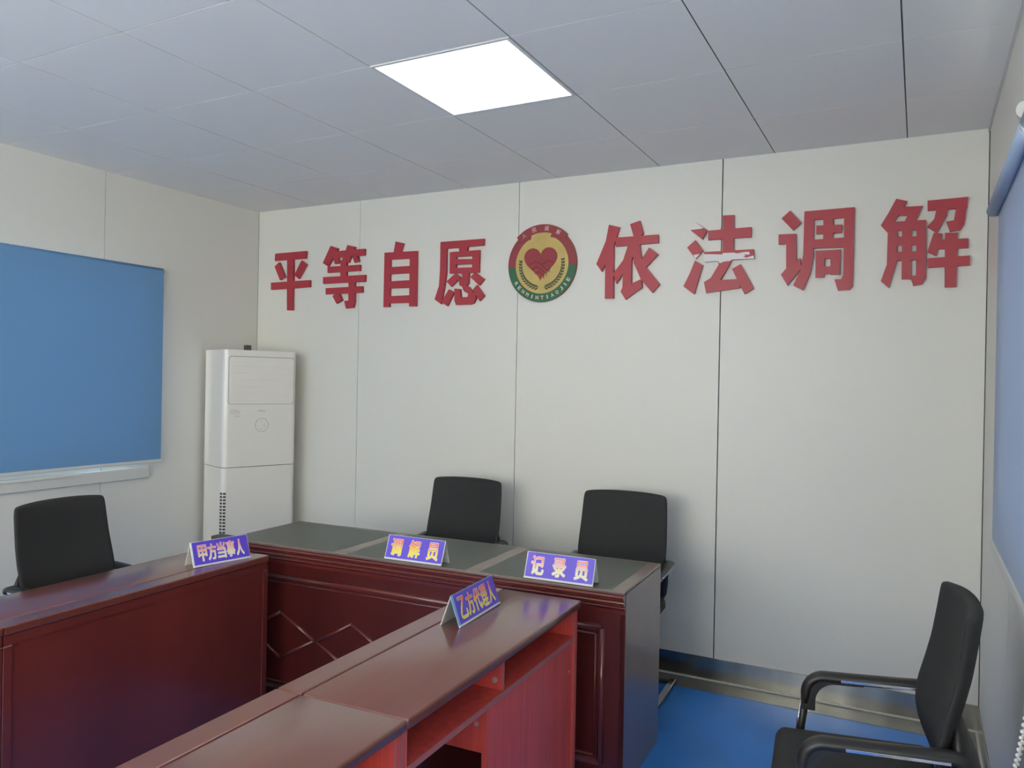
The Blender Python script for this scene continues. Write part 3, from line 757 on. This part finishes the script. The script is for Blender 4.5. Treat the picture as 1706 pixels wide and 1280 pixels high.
# ------------------------------------------------------------------ office chairs
def make_chair(label):
    """local: sitter looks along -y, origin on the floor below the seat"""
    t = thing('office_chair', label, 'chair', (0, 0, 0), 0, 'black cantilever office chairs')
    PR = [(.440, .258), (.500, .232), (.560, .207), (.620, .195), (.680, .203), (.750, .222), (.820, .238), (.900, .250), (.960, .258), (.988, .262)]
    def prof(z):
        for (za, ya), (zb, yb) in zip(PR, PR[1:]):
            if z <= zb: return ya+(yb-ya)*(z-za)/(zb-za)
        return PR[-1][1]
    def halfw(z):
        s = (z-.44)/(.988-.44)
        w = .172+.062*min(1, s/.40)**.8
        if s > .55: w -= .012*(s-.55)/.45
        return w
    NX, NZ = 14, 22
    m = MB()
    def pt(i, j, back):
        z = .44+(.988-.44)*j/NZ
        u = -1+2*i/NX
        zz = z
        hw = halfw(z)
        if j > NZ-3:                            # rounded top corners
            hw -= (0.0, .001, .006)[j-(NZ-2)]
        if j == NZ: zz = z - .006*abs(u)**3 + .004*(1-u*u)
        edge = 1-abs(u)**6
        y = prof(z) - .030*u*u + (back*(.018+.020*edge))
        return Vector((u*hw, y, zz))
    vf = [[m.bm.verts.new(pt(i, j, 0)) for j in range(NZ+1)] for i in range(NX+1)]
    vb = [[m.bm.verts.new(pt(i, j, 1)) for j in range(NZ+1)] for i in range(NX+1)]
    fs = []
    for i in range(NX):
        for j in range(NZ):
            fs.append(m.bm.faces.new((vf[i][j], vf[i+1][j], vf[i+1][j+1], vf[i][j+1])))
            fs.append(m.bm.faces.new((vb[i][j], vb[i][j+1], vb[i+1][j+1], vb[i+1][j])))
    for j in range(NZ):
        fs.append(m.bm.faces.new((vf[0][j], vf[0][j+1], vb[0][j+1], vb[0][j])))
        fs.append(m.bm.faces.new((vf[NX][j], vb[NX][j], vb[NX][j+1], vf[NX][j+1])))
    for i in range(NX):
        fs.append(m.bm.faces.new((vf[i][NZ], vf[i+1][NZ], vb[i+1][NZ], vb[i][NZ])))
        fs.append(m.bm.faces.new((vf[i][0], vb[i][0], vb[i+1][0], vf[i+1][0])))
    m._tag(fs, True)
    bk = smoothmod(m.obj('backrest', M['mesh'], t), 1)
    m = MB()                                    # solid shell round the lumbar zone, bulging back to the seat
    SH = [(.395, .150, .205, .245), (.430, .195, .268, .290), (.480, .222, .252, .308), (.540, .232, .228, .308), (.600, .236, .214, .290), (.650, .230, .216, .268), (.700, .214, .226, .250)]
    rings = []
    for z, hw, ya, yb in SH:
        pts = []
        for k in range(24):
            q = 2*PI*k/24
            c, d = math.cos(q), math.sin(q)
            x = hw*math.copysign(abs(c)**.55, c)
            y = (ya+yb)/2 + (yb-ya)/2*math.copysign(abs(d)**.75, d) - (.020*(x/hw)**2 if d > 0 else .018*(x/hw)**2)
            pts.append(m.bm.verts.new((x, y, z)))
        rings.append(pts)
    fs = [m.bm.faces.new(rings[0][::-1]), m.bm.faces.new(rings[-1])]
    for ra, rb in zip(rings, rings[1:]):
        for k in range(24): fs.append(m.bm.faces.new((ra[k], ra[(k+1) % 24], rb[(k+1) % 24], rb[k])))
    m._tag(fs, True)
    m.obj('back_shell', M['black'], t)
    m = MB()                                    # seat cushion
    m.box(-.235, .235, -.225, .215, .415, .480, .026, 4)
    for v in m.bm.verts:
        if v.co.y < -.10: v.co.z -= .022*((-.10-v.co.y)/.12)**2
    m.obj('seat', M['mesh'], t)
    m = MB(); m.box(-.200, .200, -.170, .180, .392, .416, .006, 2); m.obj('seat_pan', M['black'], t)
    for s in (-1, 1):
        x = s*.248
        m = MB()                                # pad bends down into the front post
        path = [(x, .232, .632), (x, .228, .644)]
        path += [(x, .205, .650), (x, .10, .642), (x, -.02, .635), (x, -.08, .632)]
        for k in range(1, 8):
            q = PI/2*k/7
            path.append((x, -.08-.055*math.sin(q), .577+.055*math.cos(q)))
        path.append((x, -.138, .545))
        m.sweep(path, .025, .017, 12, up=(1, 0, 0), rfun=lambda q: .75+.25*min(1, q*12, (1-q)*12+.4))
        ap = m.obj('armrest', M['black'], t)
        m = MB()                                # gusset filling the inner corner
        gp = [(-.150, .527), (-.108, .527)] + [(-.108+.060*(1-math.cos(PI/2*k/8)), .557+.060*math.sin(PI/2*k/8)) for k in range(9)] + [(.03, .622), (.03, .638), (-.08, .634), (-.128, .607), (-.150, .572)]
        m.prism(gp, 'x', x-.019, x+.019)
        m.obj('arm_gusset', M['black'], ap)
        for sx in (-1, 1):
            m = MB(); m.box(min(x+sx*.0225, x+sx*.0275), max(x+sx*.0225, x+sx*.0275), -.035, .20, .630, .638, .001, 1)
            bmesh.ops.rotate(m.bm, verts=m.bm.verts[:], cent=(x, 0, .632), matrix=Matrix.Rotation(math.radians(2.6), 3, 'X'))
            m.obj('chrome_strip', M['chrome'], ap)
        m = MB()                                # cantilever side tube: front post, floor runner
        path = [(x, -.137, .565), (x, -.150, .46), (x, -.168, .30), (x, -.185, .10)]
        for k in range(1, 7):
            q = PI/2*k/6
            path.append((x, -.187+.055*(1-math.cos(q)), .071-.056*math.sin(q)))
        path += [(x, -.05, .015), (x, .15, .015), (x, .335, .015)]
        m.sweep(path, .016, .0125, 12, up=(1, 0, 0))
        m.obj('leg', M['black'], t)
        m = MB(); m.sweep([(x+s*.003, -.1495, .556), (x+s*.003, -.162, .46), (x+s*.003, -.172, .36)], .010, .003, 8, up=(1, 0, 0)); m.obj('chrome_strip', M['chrome'], t)
        m = MB(); m.box(x-.014, x+.014, -.10, .332, .0265, .0310, .001, 1); m.obj('chrome_strip', M['chrome'], t)
        m = MB(); m.sweep([(x, -.155, .400), (x*.75, -.13, .402)], .012, .012, 10, up=(0, 0, 1)); m.obj('seat_bracket', M['black'], t)
    m = MB(); m.sweep([(-.248, .332, .015), (.248, .332, .015)], .0125, .0125, 12, up=(0, 0, 1)); m.obj('rear_crossbar', M['black'], t)
    return t

def copy_tree(o, parent=None):
    c = o.copy(); COL.objects.link(c)
    if parent: c.parent = parent
    for chd in list(o.children): copy_tree(chd, c)
    return c
c0 = make_chair('black office chair behind the main desk, left one by the middle name plate')
specs = [(None, (1.985, -.500, 0), math.radians(2)),
         ('black office chair behind the main desk at its right end', (2.940, -.500, 0), math.radians(3)),
         ('black office chair behind the left table, below the blue blind', (1.140, -1.945, 0), math.radians(96)),
         ('black padded office chair alone by the right wall, seen from its side', (4.128, -1.700, 0), math.radians(-84))]
for lab, loc, rz in specs:
    c = c0 if lab is None else copy_tree(c0)
    c.location = loc; c.rotation_euler = (0, 0, rz)
    if lab: c['label'] = lab

# ------------------------------------------------------------------ tent name plates
def name_plate(label, chars, loc, rot, ink_mat, wd=.290, gap=None, cw=.040, chh=.060, left_margin=.004, tint='acrylic'):
    """local: face leans back and looks along -y; origin under the middle of the front foot"""
    t = thing('name_plate', label, 'name plate', loc, rot, 'violet blue tent name plates')
    h, dep, th = .100, .072, .003
    lean = math.atan2(dep/2, h)
    S = math.hypot(h, dep/2)
    R = Matrix.Rotation(-lean, 4, 'X')           # leans back: top goes to +y
    def build(mb, name, mt, parent, front=True):
        o = mb.obj(name, mt, parent)
        return o
    def leaned(mb):
        bmesh.ops.transform(mb.bm, matrix=R, verts=mb.bm.verts[:])
        return mb
    b = MB(); b.box(-wd/2, wd/2, 0, th, .0006, S, .0008, 1)
    fp = leaned(b).obj('front_sheet', M[tint], t)
    b = MB(); b.box(-wd/2+left_margin, wd/2-.003, -.0009, .0002, .0085, S-.002)
    leaned(b).obj('printed_card', M['violet'], fp)
    b = MB(); b.box(-wd/2, wd/2, -.0030, .0002, .0008, .0075, .0006, 1)
    leaned(b).obj('foot_strip', M['acrylic'], fp)
    n = len(chars)
    d = .0019 if n < 5 else .0010
    usable = wd-(.05 if n > 3 else .012)
    for k, cch in enumerate(chars):
        o1, o2 = MB(), MB()
        cx = -usable/2 + usable*(k+.5)/n + (left_margin-.004)/2
        add_glyph(o1, cch, cx, S*.52, cw*(.9 if cch == '人' else 1), chh, -.00135, .0004, disc(.0032 if n < 5 else .0024, 10))
        add_glyph(o2, cch, cx, S*.52, cw*(.9 if cch == '人' else 1), chh, -.0019, .0004, [(-d, 0), (0, 0), (d, 0), (-d/2, .0005), (d/2, -.0005)])
        co = leaned(o2).obj('printed_character', ink_mat, t)
        leaned(o1).obj('outline', M['outline'], co)
    R2 = Matrix.Translation((0, dep, 0)) @ Matrix.Rotation(lean, 4, 'X')
    b = MB(); b.box(-wd/2, wd/2, -th, 0, .0006, S-.003, .0008, 1)
    bmesh.ops.transform(b.bm, matrix=R2, verts=b.bm.verts[:])
    b.obj('rear_sheet', M['card'], t)
    return t
ZD, ZS = .770, .750
name_plate('violet name plate reading 甲方当事人 on the left table', '甲方当事人', (1.642, -1.727, ZS), math.radians(79), M['ink_pink'], .268, cw=.037, chh=.066, left_margin=.008)
name_plate('violet name plate reading 调解员 on the main desk, left chair behind it', '调解员', (2.366, -1.362, ZD), math.radians(2.4), M['ink_orange'], .286, cw=.052, chh=.070)
name_plate('violet name plate reading 记录员 on the right end of the main desk', '记录员', (3.034, -1.338, ZD), math.radians(2.0), M['ink_pink'], .290, cw=.052, chh=.070)
name_plate('violet name plate reading 乙方代理人 on the right table, turned to the empty chair', '乙方代理人', (2.960, -1.805, ZS), math.radians(94), M['ink_orange'], .315, cw=.046, chh=.070, left_margin=.014, tint='acrylicblue')
